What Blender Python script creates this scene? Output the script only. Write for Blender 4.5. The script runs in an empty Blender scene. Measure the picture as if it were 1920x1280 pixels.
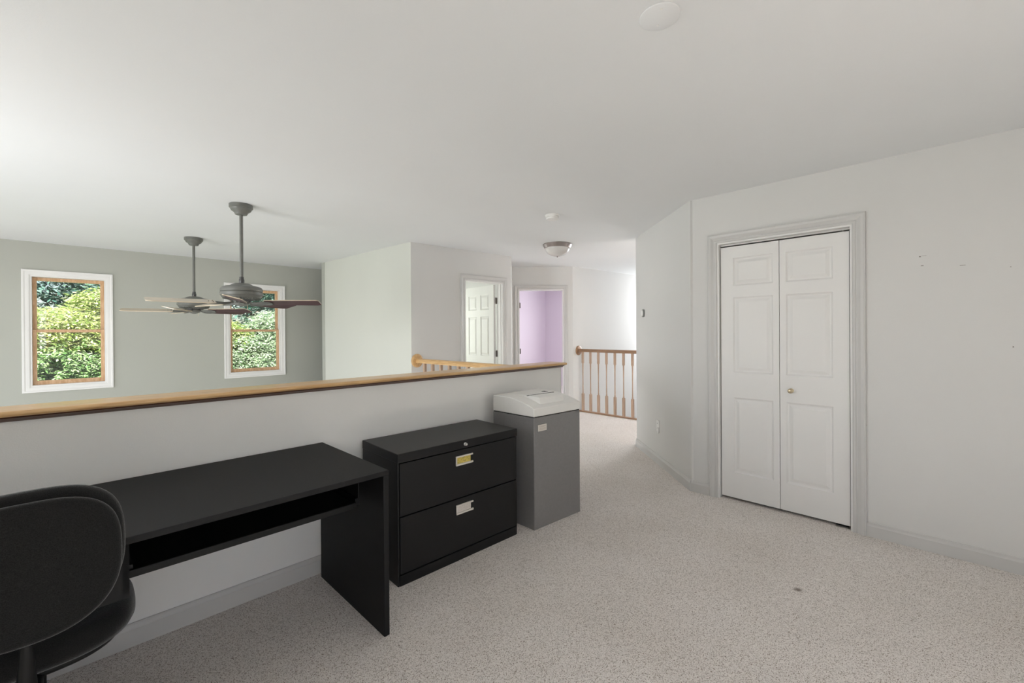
import bpy, bmesh, math, random
import numpy as np
from mathutils import Vector, Matrix
R = math.radians
random.seed(7)
SC = bpy.context.scene
COL = SC.collection

# ------------------------------------------------------------------ camera
H = 1.345
def camera():
    yaw, pitch, roll = R(45), R(-.163), R(-.382)
    fw = Vector((math.cos(yaw), math.sin(yaw), 0)); rt = Vector((math.sin(yaw), -math.cos(yaw), 0)); up = Vector((0, 0, 1))
    w = fw*math.cos(pitch) + up*math.sin(pitch); u2 = up*math.cos(pitch) - fw*math.sin(pitch)
    r = rt*math.cos(roll) + u2*math.sin(roll); u = u2*math.cos(roll) - rt*math.sin(roll)
    m = Matrix(((r.x, u.x, -w.x, 0), (r.y, u.y, -w.y, 0), (r.z, u.z, -w.z, H), (0, 0, 0, 1)))
    c = bpy.data.cameras.new('camera'); o = bpy.data.objects.new('camera', c); COL.objects.link(o)
    o.matrix_world = m
    c.sensor_width = 36; c.lens = 810/1920*36; c.shift_y = -15/1920
    c.clip_start = .02; c.clip_end = 200
    SC.camera = o
camera()

# ------------------------------------------------------------------ sky, sun, daylight at the windows, added fill lights, exposure
W = bpy.data.worlds.new('World'); SC.world = W; W.use_nodes = True
wn = W.node_tree
sky = wn.nodes.new('ShaderNodeTexSky'); sky.sky_type = 'NISHITA'; sky.sun_disc = False
sky.sun_elevation = R(52); sky.sun_rotation = R(200); sky.air_density = 1.0; sky.dust_density = 1.5
wn.links.new(sky.outputs[0], wn.nodes['Background'].inputs[0])
wn.nodes['Background'].inputs[1].default_value = 0.16
sl = bpy.data.lights.new('sun', 'SUN'); sl.energy = 18; sl.angle = R(.6); sl.color = (1, .985, .96)
so = bpy.data.objects.new('sun', sl); COL.objects.link(so)
so.rotation_euler = (R(42), 0, R(-24))        # high, from behind the house: lights the trees beyond the windows
def daylight(name, loc, rot, sx, sy, watts, color=(1, 1, 1), spread=180):
    l = bpy.data.lights.new(name, 'AREA'); l.shape = 'RECTANGLE'; l.size = sx; l.size_y = sy; l.energy = watts; l.color = color
    l.spread = R(spread)
    o = bpy.data.objects.new(name, l); COL.objects.link(o); o.location = loc; o.rotation_euler = rot
# (light name, centre, rotation, width, height, watts)
XP = (R(90), 0, R(-90)); XM = (R(90), 0, R(90)); YP = (R(90), 0, 0); YM = (R(90), 0, R(180))   # area light -Z turned to +X, -X, +Y, -Y
YP, YM = YM, YP
def down(r, deg): return (r[0]-R(deg), r[1], r[2])      # skylight falls inwards and down
COOL = (.945, .958, .975)
daylight('daylight_left_upper', (-2.33, 3.4, 1.42), down(XP, 18), 1.4, 1.2, 62, COOL)
daylight('daylight_left_upper_b', (-2.40, 6.5, 1.5), down(XP, 8), 1.1, 1.4, 13, COOL)
daylight('fill_light_left_lower', (-2.48, 5.0, -1.2), XP, 3.2, 1.9, 42, COOL)  # added bounce light for the great room; no window is built here
daylight('fill_light_far_lower', (1.0, 7.44, -1.2), YM, 2.4, 1.8, 20, COOL)  # added bounce light below the far windows, against solid wall
daylight('fill_light_back', (-.1, -1.35, 1.47), down(YP, 15), 3.3, 1.2, 44, COOL)  # added fill for the loft, through made-up windows behind the viewpoint
daylight('daylight_foyer', (9.12, 3.5, 1.75), down(XM, 22), 1.1, 1.15, 70, COOL)
daylight('fill_light_passage', (5.35, .30, 1.45), down(YP, 22), 1.0, 1.25, 102, COOL)  # added fill for hall floor and walls, from an unseen passage
daylight('daylight_purple_room', (8.35, 5.45, 1.4), XM, 1.0, 1.25, 27, COOL)
daylight('daylight_white_room', (3.6, 6.72, 1.4), YM, 1.4, 1.25, 50, COOL)
SC.view_settings.view_transform = 'Standard'; SC.view_settings.look = 'None'
SC.view_settings.exposure = 0.64; SC.view_settings.gamma = 1.0; SC.view_settings.use_curve_mapping = False
SC.cycles.max_bounces = 12; SC.cycles.diffuse_bounces = 8; SC.cycles.transparent_max_bounces = 16
SC.cycles.sample_clamp_indirect = 6

# ------------------------------------------------------------------ mesh helpers
class MB:
    def __init__(s): s.v = []; s.f = []; s.m = []
    def add(s, vs, fs, mi=0):
        n = len(s.v); s.v += [tuple(p) for p in vs]; s.f += [tuple(i+n for i in f) for f in fs]; s.m += [mi]*len(fs); return s
    def box(s, x0, x1, y0, y1, z0, z1, mi=0):
        return s.add([(x0,y0,z0),(x1,y0,z0),(x1,y1,z0),(x0,y1,z0),(x0,y0,z1),(x1,y0,z1),(x1,y1,z1),(x0,y1,z1)],
                     [(3,2,1,0),(4,5,6,7),(0,1,5,4),(1,2,6,5),(2,3,7,6),(3,0,4,7)], mi)
    def prism(s, pts, z0, z1, mi=0):                     # pts counter-clockwise seen from above
        n = len(pts)
        return s.add([(x,y,z0) for x,y in pts]+[(x,y,z1) for x,y in pts],
                     [tuple(reversed(range(n))), tuple(range(n,2*n))]+[(i,(i+1)%n,n+(i+1)%n,n+i) for i in range(n)], mi)
    def extrude_x(s, prof, x0, x1, mi=0):                # prof: (y,z) polygon
        n = len(prof)
        return s.add([(x0,y,z) for y,z in prof]+[(x1,y,z) for y,z in prof],
                     [tuple(reversed(range(n))), tuple(range(n,2*n))]+[(i,(i+1)%n,n+(i+1)%n,n+i) for i in range(n)], mi)
    def lathe(s, prof, seg=32, c=(0,0,0), mi=0, axis='z'):   # prof: (r,z) list
        vs = []; fs = []
        for r, z in prof:
            for k in range(seg):
                a = 2*math.pi*k/seg
                p = (r*math.cos(a), r*math.sin(a), z)
                if axis == 'y': p = (p[0], -p[2], p[1])
                vs.append((p[0]+c[0], p[1]+c[1], p[2]+c[2]))
        for i in range(len(prof)-1):
            for k in range(seg):
                fs.append((i*seg+k, i*seg+(k+1)%seg, (i+1)*seg+(k+1)%seg, (i+1)*seg+k))
        n = len(prof)
        fs.append(tuple(range(seg))[::-1]); fs.append(tuple((n-1)*seg+k for k in range(seg)))
        return s.add(vs, fs, mi)
    def tube(s, pts, rad, seg=8, mi=0):
        pts = [Vector(p) for p in pts]; vs = []; fs = []
        if not hasattr(rad, '__len__'): rad = [rad]*len(pts)
        for i, p in enumerate(pts):
            d = (pts[min(i+1,len(pts)-1)]-pts[max(i-1,0)]).normalized()
            a = d.orthogonal().normalized() if i == 0 else (a - d*a.dot(d)).normalized()
            b = d.cross(a)
            for k in range(seg):
                t = 2*math.pi*k/seg; vs.append(p+(a*math.cos(t)+b*math.sin(t))*rad[i])
        for i in range(len(pts)-1):
            for k in range(seg): fs.append((i*seg+k, i*seg+(k+1)%seg, (i+1)*seg+(k+1)%seg, (i+1)*seg+k))
        fs.append(tuple(range(seg))[::-1]); fs.append(tuple((len(pts)-1)*seg+k for k in range(seg)))
        return s.add(vs, fs, mi)
    def casing(s, x0, x1, z0, z1, prof, closed):         # mitred trim round an opening in the x-z plane; prof: (u outwards, h proud towards -y)
        rings = []
        for u, h in prof:
            if closed: rings.append([(x0-u,-h,z0-u),(x0-u,-h,z1+u),(x1+u,-h,z1+u),(x1+u,-h,z0-u)])
            else: rings.append([(x0-u,-h,z0),(x0-u,-h,z1+u),(x1+u,-h,z1+u),(x1+u,-h,z0)])
        k = len(prof)
        vs = [rings[i][j] for j in range(4) for i in range(k)]
        fs = []
        for j in range(4 if closed else 3):
            j2 = (j+1) % 4
            for i in range(k):
                i2 = (i+1) % k
                fs.append((j*k+i, j*k+i2, j2*k+i2, j2*k+i))
        if not closed: fs += [tuple(range(k))[::-1], tuple(3*k+i for i in range(k))]
        return s.add(vs, fs)
    def xf(s, m):
        s.v = [tuple(m @ Vector(p)) for p in s.v]; return s

def obj(name, mb, mats, parent=None, bevel=0, smooth=None, seg=2):
    me = bpy.data.meshes.new(name); me.from_pydata(mb.v, [], mb.f)
    if not isinstance(mats, (list, tuple)): mats = [mats]
    for m in mats: me.materials.append(m)
    if len(mats) > 1: me.polygons.foreach_set('material_index', mb.m)
    bm = bmesh.new(); bm.from_mesh(me); bmesh.ops.recalc_face_normals(bm, faces=bm.faces); bm.to_mesh(me); bm.free()
    if smooth is not None:
        me.polygons.foreach_set('use_smooth', [True]*len(me.polygons)); me.set_sharp_from_angle(angle=R(smooth))
    o = bpy.data.objects.new(name, me); COL.objects.link(o)
    if parent: o.parent = parent
    if bevel:
        b = o.modifiers.new('bevel', 'BEVEL'); b.width = bevel; b.segments = seg; b.limit_method = 'ANGLE'; b.angle_limit = R(40)
    return o
def tag(o, label=None, cat=None, group=None, kind=None):
    if label: o['label'] = label
    if cat: o['category'] = cat
    if group: o['group'] = group
    if kind: o['kind'] = kind
    return o
def thing(name, label, cat, loc=(0,0,0), rz=0, group=None, kind=None):
    o = bpy.data.objects.new(name, None); COL.objects.link(o); o.location = loc; o.rotation_euler = (0,0,rz)
    o.empty_display_size = .1
    return tag(o, label, cat, group, kind)
def struct(name, mb, mat, label, bevel=0, smooth=None, parent=None):
    return tag(obj(name, mb, mat, parent, bevel, smooth), label, 'structure' if False else None, None, 'structure')
def copy_tree(o, parent=None):
    c = o.copy(); COL.objects.link(c)
    if parent: c.parent = parent
    for ch in list(o.children): copy_tree(ch, c)
    return c

# ------------------------------------------------------------------ materials
def mat(name, color, rough=.6, metal=0, noise=0, nscale=30, bump=0, bscale=300, spec=.5, coat=0):
    m = bpy.data.materials.new(name); m.use_nodes = True; t = m.node_tree; b = t.nodes['Principled BSDF']
    b.inputs['Base Color'].default_value = (*color, 1); b.inputs['Roughness'].default_value = rough; b.inputs['Metallic'].default_value = metal
    b.inputs['Specular IOR Level'].default_value = spec; b.inputs['Coat Weight'].default_value = coat
    tc = t.nodes.new('ShaderNodeTexCoord')
    if noise:
        n = t.nodes.new('ShaderNodeTexNoise'); n.inputs['Scale'].default_value = nscale; n.inputs['Detail'].default_value = 5
        t.links.new(tc.outputs['Object'], n.inputs['Vector'])
        r = t.nodes.new('ShaderNodeValToRGB'); r.color_ramp.elements[0].position = .3; r.color_ramp.elements[1].position = .7
        r.color_ramp.elements[0].color = (*[max(0,c*(1-noise)) for c in color], 1); r.color_ramp.elements[1].color = (*[min(1,c*(1+noise)) for c in color], 1)
        t.links.new(n.outputs['Fac'], r.inputs['Fac']); t.links.new(r.outputs['Color'], b.inputs['Base Color'])
    if bump:
        n = t.nodes.new('ShaderNodeTexNoise'); n.inputs['Scale'].default_value = bscale; n.inputs['Detail'].default_value = 3
        t.links.new(tc.outputs['Object'], n.inputs['Vector'])
        bp = t.nodes.new('ShaderNodeBump'); bp.inputs['Strength'].default_value = bump; bp.inputs['Distance'].default_value = .003
        t.links.new(n.outputs['Fac'], bp.inputs['Height']); t.links.new(bp.outputs['Normal'], b.inputs['Normal'])
    return m
def wood(name, c0, c1, rough=.35, axis=(1,12,12), scale=6, coat=.3):
    m = bpy.data.materials.new(name); m.use_nodes = True; t = m.node_tree; b = t.nodes['Principled BSDF']
    tc = t.nodes.new('ShaderNodeTexCoord'); mp = t.nodes.new('ShaderNodeMapping'); mp.inputs['Scale'].default_value = axis
    t.links.new(tc.outputs['Object'], mp.inputs['Vector'])
    n = t.nodes.new('ShaderNodeTexNoise'); n.inputs['Scale'].default_value = scale; n.inputs['Detail'].default_value = 6; n.inputs['Distortion'].default_value = .6
    t.links.new(mp.outputs[0], n.inputs['Vector'])
    r = t.nodes.new('ShaderNodeValToRGB'); r.color_ramp.elements[0].position = .35; r.color_ramp.elements[1].position = .68
    r.color_ramp.elements[0].color = (*c0,1); r.color_ramp.elements[1].color = (*c1,1)
    t.links.new(n.outputs['Fac'], r.inputs['Fac']); t.links.new(r.outputs['Color'], b.inputs['Base Color'])
    b.inputs['Roughness'].default_value = rough; b.inputs['Coat Weight'].default_value = coat; b.inputs['Coat Roughness'].default_value = .2
    return m
def carpet_mat():
    m = bpy.data.materials.new('berber_carpet'); m.use_nodes = True; t = m.node_tree; b = t.nodes['Principled BSDF']
    L = t.links.new; N = t.nodes.new
    tc = N('ShaderNodeTexCoord')
    vo = N('ShaderNodeTexVoronoi'); vo.inputs['Scale'].default_value = 380; L(tc.outputs['Object'], vo.inputs['Vector'])
    sp = N('ShaderNodeSeparateColor'); L(vo.outputs['Color'], sp.inputs[0])
    r = N('ShaderNodeValToRGB'); r.color_ramp.interpolation = 'CONSTANT'; e = r.color_ramp.elements
    e[0].position = 0; e[0].color = (.30,.25,.21,1); e[1].position = .12; e[1].color = (.63,.585,.55,1)
    a = e.new(.32); a.color = (.79,.745,.715,1); a = e.new(.62); a.color = (.87,.828,.795,1)
    L(sp.outputs[0], r.inputs['Fac'])
    n = N('ShaderNodeTexNoise'); n.inputs['Scale'].default_value = 1.6; n.inputs['Detail'].default_value = 3; L(tc.outputs['Object'], n.inputs['Vector'])
    r2 = N('ShaderNodeValToRGB'); r2.color_ramp.elements[0].position = .3; r2.color_ramp.elements[0].color = (.92,.91,.895,1); r2.color_ramp.elements[1].position = .65; r2.color_ramp.elements[1].color = (1,1,1,1)
    L(n.outputs['Fac'], r2.inputs['Fac'])
    mx = N('ShaderNodeMix'); mx.data_type = 'RGBA'; mx.blend_type = 'MULTIPLY'; mx.inputs['Factor'].default_value = 1
    L(r.outputs['Color'], mx.inputs[6]); L(r2.outputs['Color'], mx.inputs[7])
    # a small brown spill stain on the pile
    vm = N('ShaderNodeVectorMath'); vm.operation = 'DISTANCE'; vm.inputs[1].default_value = (2.626,.54,0)
    nz = N('ShaderNodeTexNoise'); nz.inputs['Scale'].default_value = 40; L(tc.outputs['Object'], nz.inputs['Vector'])
    L(tc.outputs['Object'], vm.inputs[0])
    ad = N('ShaderNodeMath'); ad.operation = 'MULTIPLY_ADD'; L(nz.outputs['Fac'], ad.inputs[0]); ad.inputs[1].default_value = .03; L(vm.outputs['Value'], ad.inputs[2])
    mr = N('ShaderNodeMapRange'); mr.inputs['From Min'].default_value = .022; mr.inputs['From Max'].default_value = .042; mr.inputs['To Min'].default_value = .75; mr.inputs['To Max'].default_value = 0
    L(ad.outputs[0], mr.inputs['Value'])
    m2 = N('ShaderNodeMix'); m2.data_type = 'RGBA'; L(mr.outputs[0], m2.inputs['Factor']); L(mx.outputs[2], m2.inputs[6]); m2.inputs[7].default_value = (.13,.095,.07,1)
    L(m2.outputs[2], b.inputs['Base Color'])
    b.inputs['Roughness'].default_value = .95; b.inputs['Specular IOR Level'].default_value = .1
    bp = N('ShaderNodeBump'); bp.inputs['Strength'].default_value = .5; bp.inputs['Distance'].default_value = .003; bp.invert = True
    L(vo.outputs['Distance'], bp.inputs['Height']); L(bp.outputs['Normal'], b.inputs['Normal'])
    return m
def glass_mat():
    m = bpy.data.materials.new('window_glass'); m.use_nodes = True; t = m.node_tree; t.nodes.remove(t.nodes['Principled BSDF'])
    tr = t.nodes.new('ShaderNodeBsdfTransparent'); gl = t.nodes.new('ShaderNodeBsdfGlossy'); gl.inputs['Roughness'].default_value = .02
    lw = t.nodes.new('ShaderNodeLayerWeight'); lw.inputs['Blend'].default_value = .5
    pw = t.nodes.new('ShaderNodeMath'); pw.operation = 'POWER'; pw.inputs[1].default_value = 5; t.links.new(lw.outputs['Facing'], pw.inputs[0])
    fr = t.nodes.new('ShaderNodeMath'); fr.operation = 'MULTIPLY_ADD'; fr.inputs[1].default_value = .9; fr.inputs[2].default_value = .035; t.links.new(pw.outputs[0], fr.inputs[0])
    tr.inputs[0].default_value = (.97,.985,.98,1)
    mx = t.nodes.new('ShaderNodeMixShader'); t.links.new(fr.outputs[0], mx.inputs[0]); t.links.new(tr.outputs[0], mx.inputs[1]); t.links.new(gl.outputs[0], mx.inputs[2])
    t.links.new(mx.outputs[0], t.nodes['Material Output'].inputs['Surface'])
    return m
def leaf_mat(name, cols, rough=.5, trans=.45):
    m = bpy.data.materials.new(name); m.use_nodes = True; t = m.node_tree; b = t.nodes['Principled BSDF']
    g = t.nodes.new('ShaderNodeNewGeometry'); r = t.nodes.new('ShaderNodeValToRGB'); e = r.color_ramp.elements
    for i, c in enumerate(cols):
        p = i/(len(cols)-1)
        if i == 0: x = e[0]; x.position = p
        elif i == len(cols)-1: x = e[-1]; x.position = p
        else: x = e.new(p)
        x.color = (*c, 1)
    t.links.new(g.outputs['Random Per Island'], r.inputs['Fac']); t.links.new(r.outputs['Color'], b.inputs['Base Color'])
    b.inputs['Roughness'].default_value = rough
    tl = t.nodes.new('ShaderNodeBsdfTranslucent'); t.links.new(r.outputs['Color'], tl.inputs['Color'])
    mx = t.nodes.new('ShaderNodeMixShader'); mx.inputs[0].default_value = trans
    t.links.new(b.outputs[0], mx.inputs[1]); t.links.new(tl.outputs[0], mx.inputs[2]); t.links.new(mx.outputs[0], t.nodes['Material Output'].inputs['Surface'])
    return m

M = dict(
    wall=mat('white_wall_paint', (.655,.652,.642), .85, noise=.012, nscale=1.5, bump=.12, bscale=220),
    ceiling=mat('ceiling_paint', (.745,.757,.768), .9, noise=.012, nscale=1.2, bump=.1, bscale=160),
    sage=mat('sage_paint_shaded', (.43,.44,.40), .85, noise=.012, nscale=1.5, bump=.12, bscale=220),  # same sage paint, darkened: the backlit shade is in the colour
    wall_half=mat('half_wall_paint_brightened', (.82,.815,.80), .85, noise=.012, nscale=1.5, bump=.12, bscale=220),  # wall paint made lighter here; the missing light is in the colour
    sage_lit=mat('sage_paint_lit', (.61,.62,.572), .85, noise=.012, nscale=1.5, bump=.12, bscale=220),  # lit copy of the sage paint; window light is in the colour
    lilac=mat('lilac_wall_paint', (.78,.715,.785), .8, bump=.1, bscale=220),
    trim=mat('white_trim_paint', (.78,.775,.765), .42, noise=.01, nscale=4),
    trim_grey=mat('grey_trim_paint', (.57,.565,.555), .42, noise=.02, nscale=5),
    door=mat('white_door_paint', (.76,.755,.745), .5, bump=.06, bscale=120),
    black_lam=mat('black_laminate', (.006,.006,.0065), .6, spec=.3, noise=.12, nscale=160, bump=.05, bscale=500),
    black_metal=mat('black_enamel', (.006,.006,.0065), .4, noise=.05, nscale=40, spec=.35),
    black_plastic=mat('black_plastic', (.006,.006,.006), .55, spec=.3),
    fabric=mat('black_fabric', (.012,.0118,.0115), .95, noise=.55, nscale=420, bump=.5, bscale=480, spec=.2),
    chrome=mat('chrome', (.75,.74,.72), .3, metal=1),
    pale_metal=mat('pale_nickel', (.72,.68,.63), .4, metal=.4),
    steel=mat('dark_steel', (.10,.10,.10), .4, metal=.8),
    hinge=mat('bronze_hinge', (.16,.145,.13), .45, metal=.6),
    grey_body=mat('grey_enamel', (.205,.198,.20), .30, noise=.04, nscale=60, coat=.3),
    cream=mat('cream_plastic', (.78,.77,.745), .45, noise=.01),
    offwhite=mat('white_plastic', (.78,.775,.76), .45),
    fan_metal=mat('pewter_enamel', (.135,.138,.125), .45, noise=.06, nscale=20),
    fan_light=mat('oak_blade_face', (.55,.46,.34), .3, noise=.08, nscale=14, coat=.4),
    fan_dark=mat('mahogany_blade_face', (.06,.022,.027), .5, noise=.2, nscale=14, spec=.25),
    lamp_glass=mat('frosted_glass', (.60,.585,.57), .25, spec=.6),
    lamp_ring=mat('brushed_bronze', (.32,.28,.27), .35, metal=.7),
    brass=mat('antique_brass', (.62,.52,.36), .32, metal=.9),
    yellow=mat('yellow_card', (.55,.43,.10), .7, noise=.35, nscale=150),
    card=mat('pale_card', (.60,.55,.50), .7, noise=.12, nscale=160),
    dark=mat('dark_gap', (.01,.01,.01), .9),
    subfloor=mat('subfloor_plaster', (.7,.69,.66), .9),
    lower_floor=mat('lower_beige_carpet', (.5,.47,.43), .4, noise=.15, nscale=5),
    lawn=mat('lawn', (.09,.16,.035), .95, noise=.4, nscale=3),
    bark=mat('grey_bark', (.16,.13,.10), .9, noise=.35, nscale=14, bump=.4, bscale=40),
    siding=mat('exterior_siding', (.6,.58,.54), .8),
    glass=glass_mat(), carpet=carpet_mat(),
    oak=wood('golden_oak', (.52,.30,.12), (.70,.46,.22), axis=(1,14,14)),
    oak_dark=wood('dark_stained_cove', (.055,.018,.008), (.10,.035,.015), axis=(1,14,14), coat=.2),
    oak_y=wood('golden_oak_rail', (.52,.30,.12), (.70,.46,.22), axis=(14,1,14)),
    oak_brown=wood('brown_oak_rail', (.26,.145,.08), (.38,.225,.135), axis=(14,1,14)),
    oak_z=wood('pale_oak_baluster', (.42,.285,.20), (.54,.385,.28), axis=(14,14,1)),
    pine=wood('pine_sash', (.56,.33,.17), (.70,.46,.28), axis=(8,8,2)),
)

fb_ = M['fabric'].node_tree.nodes['Principled BSDF']; fb_.inputs['Sheen Weight'].default_value = .35; fb_.inputs['Sheen Roughness'].default_value = .35

# ------------------------------------------------------------------ the shell
ZC = 2.44; ZL = -2.75
def seg(p0, p1):
    d = Vector((p1[0]-p0[0], p1[1]-p0[1])); return d.length, math.atan2(d.y, d.x)
def wall(name, p0, p1, th, mats, label, z0=0, z1=ZC, holes=(), e0=0, e1=0):
    """a wall whose front is the line p0 -> p1 (left to right for someone facing it); holes: (s0,s1,z0,z1)"""
    Lw, a = seg(p0, p1); mb = MB(); s = -e0
    for (a0, a1, b0, b1) in sorted(holes):
        mb.box(s, a0, 0, th, z0, z1)
        if b0 > z0: mb.box(a0, a1, 0, th, z0, b0)
        if b1 < z1: mb.box(a0, a1, 0, th, b1, z1)
        s = a1
    mb.box(s, Lw+e1, 0, th, z0, z1)
    o = struct(name, mb, mats, label); o.location = (*p0, 0); o.rotation_euler = (0, 0, a); return o

WCAS = [(0,0),(0,.012),(.010,.016),(.036,.016),(.044,.021),(.058,.021),(.062,.016),(.062,0)]
def window(name, label, origin, rz, w, h, zb, th=.14, wood_m='pine', zmeet=None):
    t = thing(name, label, None, (*origin, 0), rz, None, 'structure')
    z0, z1 = zb, zb+h; zm = zmeet or (z0+z1)/2
    obj('window_casing', MB().casing(0, w, z0, z1, WCAS, True), M['trim'], t, smooth=30)
    j = MB(); j.box(-.002,.018,-.004,th,z0,z1); j.box(w-.018,w+.002,-.004,th,z0,z1); j.box(.018,w-.018,-.004,th,z1-.018,z1+.002); j.box(.018,w-.018,-.004,th,z0-.002,z0+.022)
    obj('window_jamb', j, M['trim'], t)
    def sash(nm, y, a, b, top, bot):
        s = MB(); x0, x1 = .018, w-.018; st = .036
        s.box(x0,x0+st,y,y+.035,a,b); s.box(x1-st,x1,y,y+.035,a,b); s.box(x0+st,x1-st,y,y+.035,b-top,b); s.box(x0+st,x1-st,y,y+.035,a,a+bot)
        o = obj(nm, s, M[wood_m], t, bevel=.003)
        obj('pane', MB().box(x0+st-.004,x1-st+.004,y+.015,y+.019,a+bot-.004,b-top+.004), M['glass'], o)
        return o
    sash('upper_sash', .092, zm-.018, z1-.018, .040, .034)
    lo = sash('lower_sash', .050, z0+.022, zm+.018, .036, .050)
    return t
# floor: loft, hall and the two rooms beyond, one carpet
fl = MB()
fl.prism([(-2.55,-1.6),(6.02,-1.6),(6.02,2.612),(-2.55,2.612)], -.3, 0)
fl.prism([(2.83,2.612),(6.02,2.612),(6.02,4.46),(2.83,4.46)], -.3, 0)
fl.prism([(2.83,4.46),(5.8,4.46),(5.12,5.15),(5.12,6.9),(2.83,6.9)], -.3, 0)
fl.prism([(5.8,4.46),(8.5,4.46),(8.5,7.3),(5.12,7.3),(5.12,5.15)], -.3, 0)
struct('floor', fl, M['carpet'], 'beige flecked loop carpet over the loft and hall')
struct('floor_lower', MB().prism([(-2.65,-1.7),(9.5,-1.7),(9.5,7.7),(-2.65,7.7)], ZL-.1, ZL), M['lower_floor'], 'beige floor of the storey below')
struct('ceiling', MB().prism([(-2.67,-1.72),(9.52,-1.72),(9.52,7.68),(-2.67,7.68)], ZC, ZC+.25), M['ceiling'], 'flat off-white ceiling over loft, hall and great room')

C0 = (3.64, 1.517); C1 = (4.62, 2.556)
DY0, DY1, DZ = .437, 1.287, 2.043                       # closet opening along Y
wr = wall('wall_right', C0, (3.64,-1.6), .12, M['wall'], 'white wall with the closet doors', holes=[(C0[1]-DY1, C0[1]-DY0, 0, DZ)])
wh = wall('wall_hall', C1, C0, .12, M['wall'], 'white angled wall between hall and closet wall', e0=0, e1=.02)
wall('wall_passage_left', (4.62,0), (4.62,2.40), .10, M['wall'], 'white side wall of the added passage behind the angled wall')  # unseen passage, added to bring fill light into the hall
wall('wall_passage_end', (6.12,0), (4.52,0), .12, M['wall'], 'white end wall of the added passage with its window', holes=[(.25,1.3,.8,2.1)])
window('window_10', 'unseen window added at the end of the passage', (5.87,0), R(180), 1.05, 1.3, .8, .12)  # made-up window for the passage fill light
wall('wall_front', (3.7,-1.6), (-2.55,-1.6), .12, M['wall'], 'white wall behind the viewpoint', holes=[(2.05,3.15,.85,2.1),(3.25,4.35,.85,2.1),(4.45,5.55,.85,2.1)])
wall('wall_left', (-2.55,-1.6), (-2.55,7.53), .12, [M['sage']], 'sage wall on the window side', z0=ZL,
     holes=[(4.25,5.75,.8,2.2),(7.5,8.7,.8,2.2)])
wall('wall_closet_back', (4.35,1.6), (4.35,0.2), .1, M['wall'], 'back of the closet')
wall('wall_closet_side', (3.76,.3), (4.35,.3), -.1, M['wall'], 'side of the closet')
# far sage wall with two windows
WIN = [(-.414, .240, .737, 2.053), (1.570, 2.283, .748, 2.050)]
WF0 = (-2.55, 7.53)
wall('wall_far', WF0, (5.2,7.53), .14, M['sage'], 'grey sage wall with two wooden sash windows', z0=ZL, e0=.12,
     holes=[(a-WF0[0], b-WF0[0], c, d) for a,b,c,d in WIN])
# block with the sage side and the white room behind it
B0 = (2.663,6.839); B1 = (2.82,4.534); B2 = (4.425,4.431); B3 = (5.119,5.109); B4 = (5.848,4.402); B5 = (9.4,4.11)
wall('wall_box', B0, B1, .12, M['sage_lit'], 'sage side wall of the white room, painted in its lit tone', z0=ZL)
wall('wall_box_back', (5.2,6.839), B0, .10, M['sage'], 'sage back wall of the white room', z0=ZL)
LW, AW = seg(B1, B2)
def s_on(p0, p1, x):      # distance along a wall at world x
    return (x-p0[0])/(p1[0]-p0[0])*seg(p0,p1)[0]
wd0, wd1 = s_on(B1,B2,3.605), s_on(B1,B2,4.262)
ww = wall('wall_white', B1, B2, .12, M['wall'], 'white wall with the half open panelled door', z0=-.3, holes=[(wd0,wd1,0,2.045)])
struct('wall_white_lower', MB().prism([B1,B2,(4.43,4.55),(2.83,4.65)], ZL, -.3), M['wall'], 'white wall below the white room')
wall('wall_return', B2, B3, .1, M['wall'], 'white return wall beside the lilac room', e1=0)
LP, AP = seg(B3, B4)
pd0, pd1 = .112, .858
wp = wall('wall_lilac_front', B3, B4, .12, M['wall'], 'white angled wall with the doorway to the lilac room', holes=[(pd0,pd1,0,2.055)])
wall('wall_stair', B4, B5, .1, M['wall'], 'bright white wall over the stairwell', z0=ZL)
wall('wall_foyer_right', (9.4,4.2), (9.4,-.6), .12, M['wall'], 'white wall with the tall foyer window', z0=ZL, holes=[(.15,1.25,1.17,2.32)])
wall('wall_foyer_front', (9.4,-.6), (6.02,-.6), .12, M['wall'], 'white wall of the foyer', z0=ZL)
wall('wall_foyer_left', (6.14,-.6), (6.14,2.70), .12, M['wall'], 'white wall beside the stair', z0=ZL)
# lilac room
wall('wall_lilac_far', (5.12,7.28), (8.5,7.28), .1, M['lilac'], 'lilac far wall', e0=.1, e1=.1)
wall('wall_lilac_right', (8.5,7.28), (8.5,4.3), .1, M['lilac'], 'lilac wall with a window', holes=[(1.33,2.33,.75,2.05)])
wall('wall_lilac_left', (5.2,5.25), (5.2,7.28), .06, M['lilac'], 'lilac side wall')
wall('wall_white_room_right', (5.08,6.84), (5.08,5.2), -.055, M['wall'], 'white inner wall of the white room')
wall('wall_lilac_near', (8.5,4.42), (6.0,4.62), .06, M['lilac'], 'lilac near wall')

# half wall, cap and overlook edge
HW0, HW1 = 2.492, 2.612
hw = struct('wall_half', MB().box(-2.55, 3.112, HW0, HW1, 0, 1.045), M['wall_half'], 'white half wall at the edge of the loft')
obj('end_board', MB().box(3.112,3.126,HW0-.002,HW1+.002,0,1.02), M['trim'], hw)
t = thing('trim_1', 'golden oak cap with dark cove on the half wall', None, (0,0,1.02), 0, None, 'structure')
prof = [(2.449,.023),(2.442,.028),(2.440,.0335),(2.442,.039),(2.448,.0435),(2.456,.0445),(2.640,.0445),(2.650,.040),(2.653,.0335),(2.650,.027),(2.643,.023)]
obj('cap_board', MB().extrude_x(prof, -2.55, 3.152), M['oak'], t, smooth=40)
prof = [(2.492,.0225),(2.452,.0225),(2.455,.017),(2.466,.013),(2.474,.004),(2.478,.002),(2.492,.002)]
obj('cove_moulding', MB().extrude_x(prof, -2.55, 3.13), M['oak_dark'], t, smooth=30)
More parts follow.
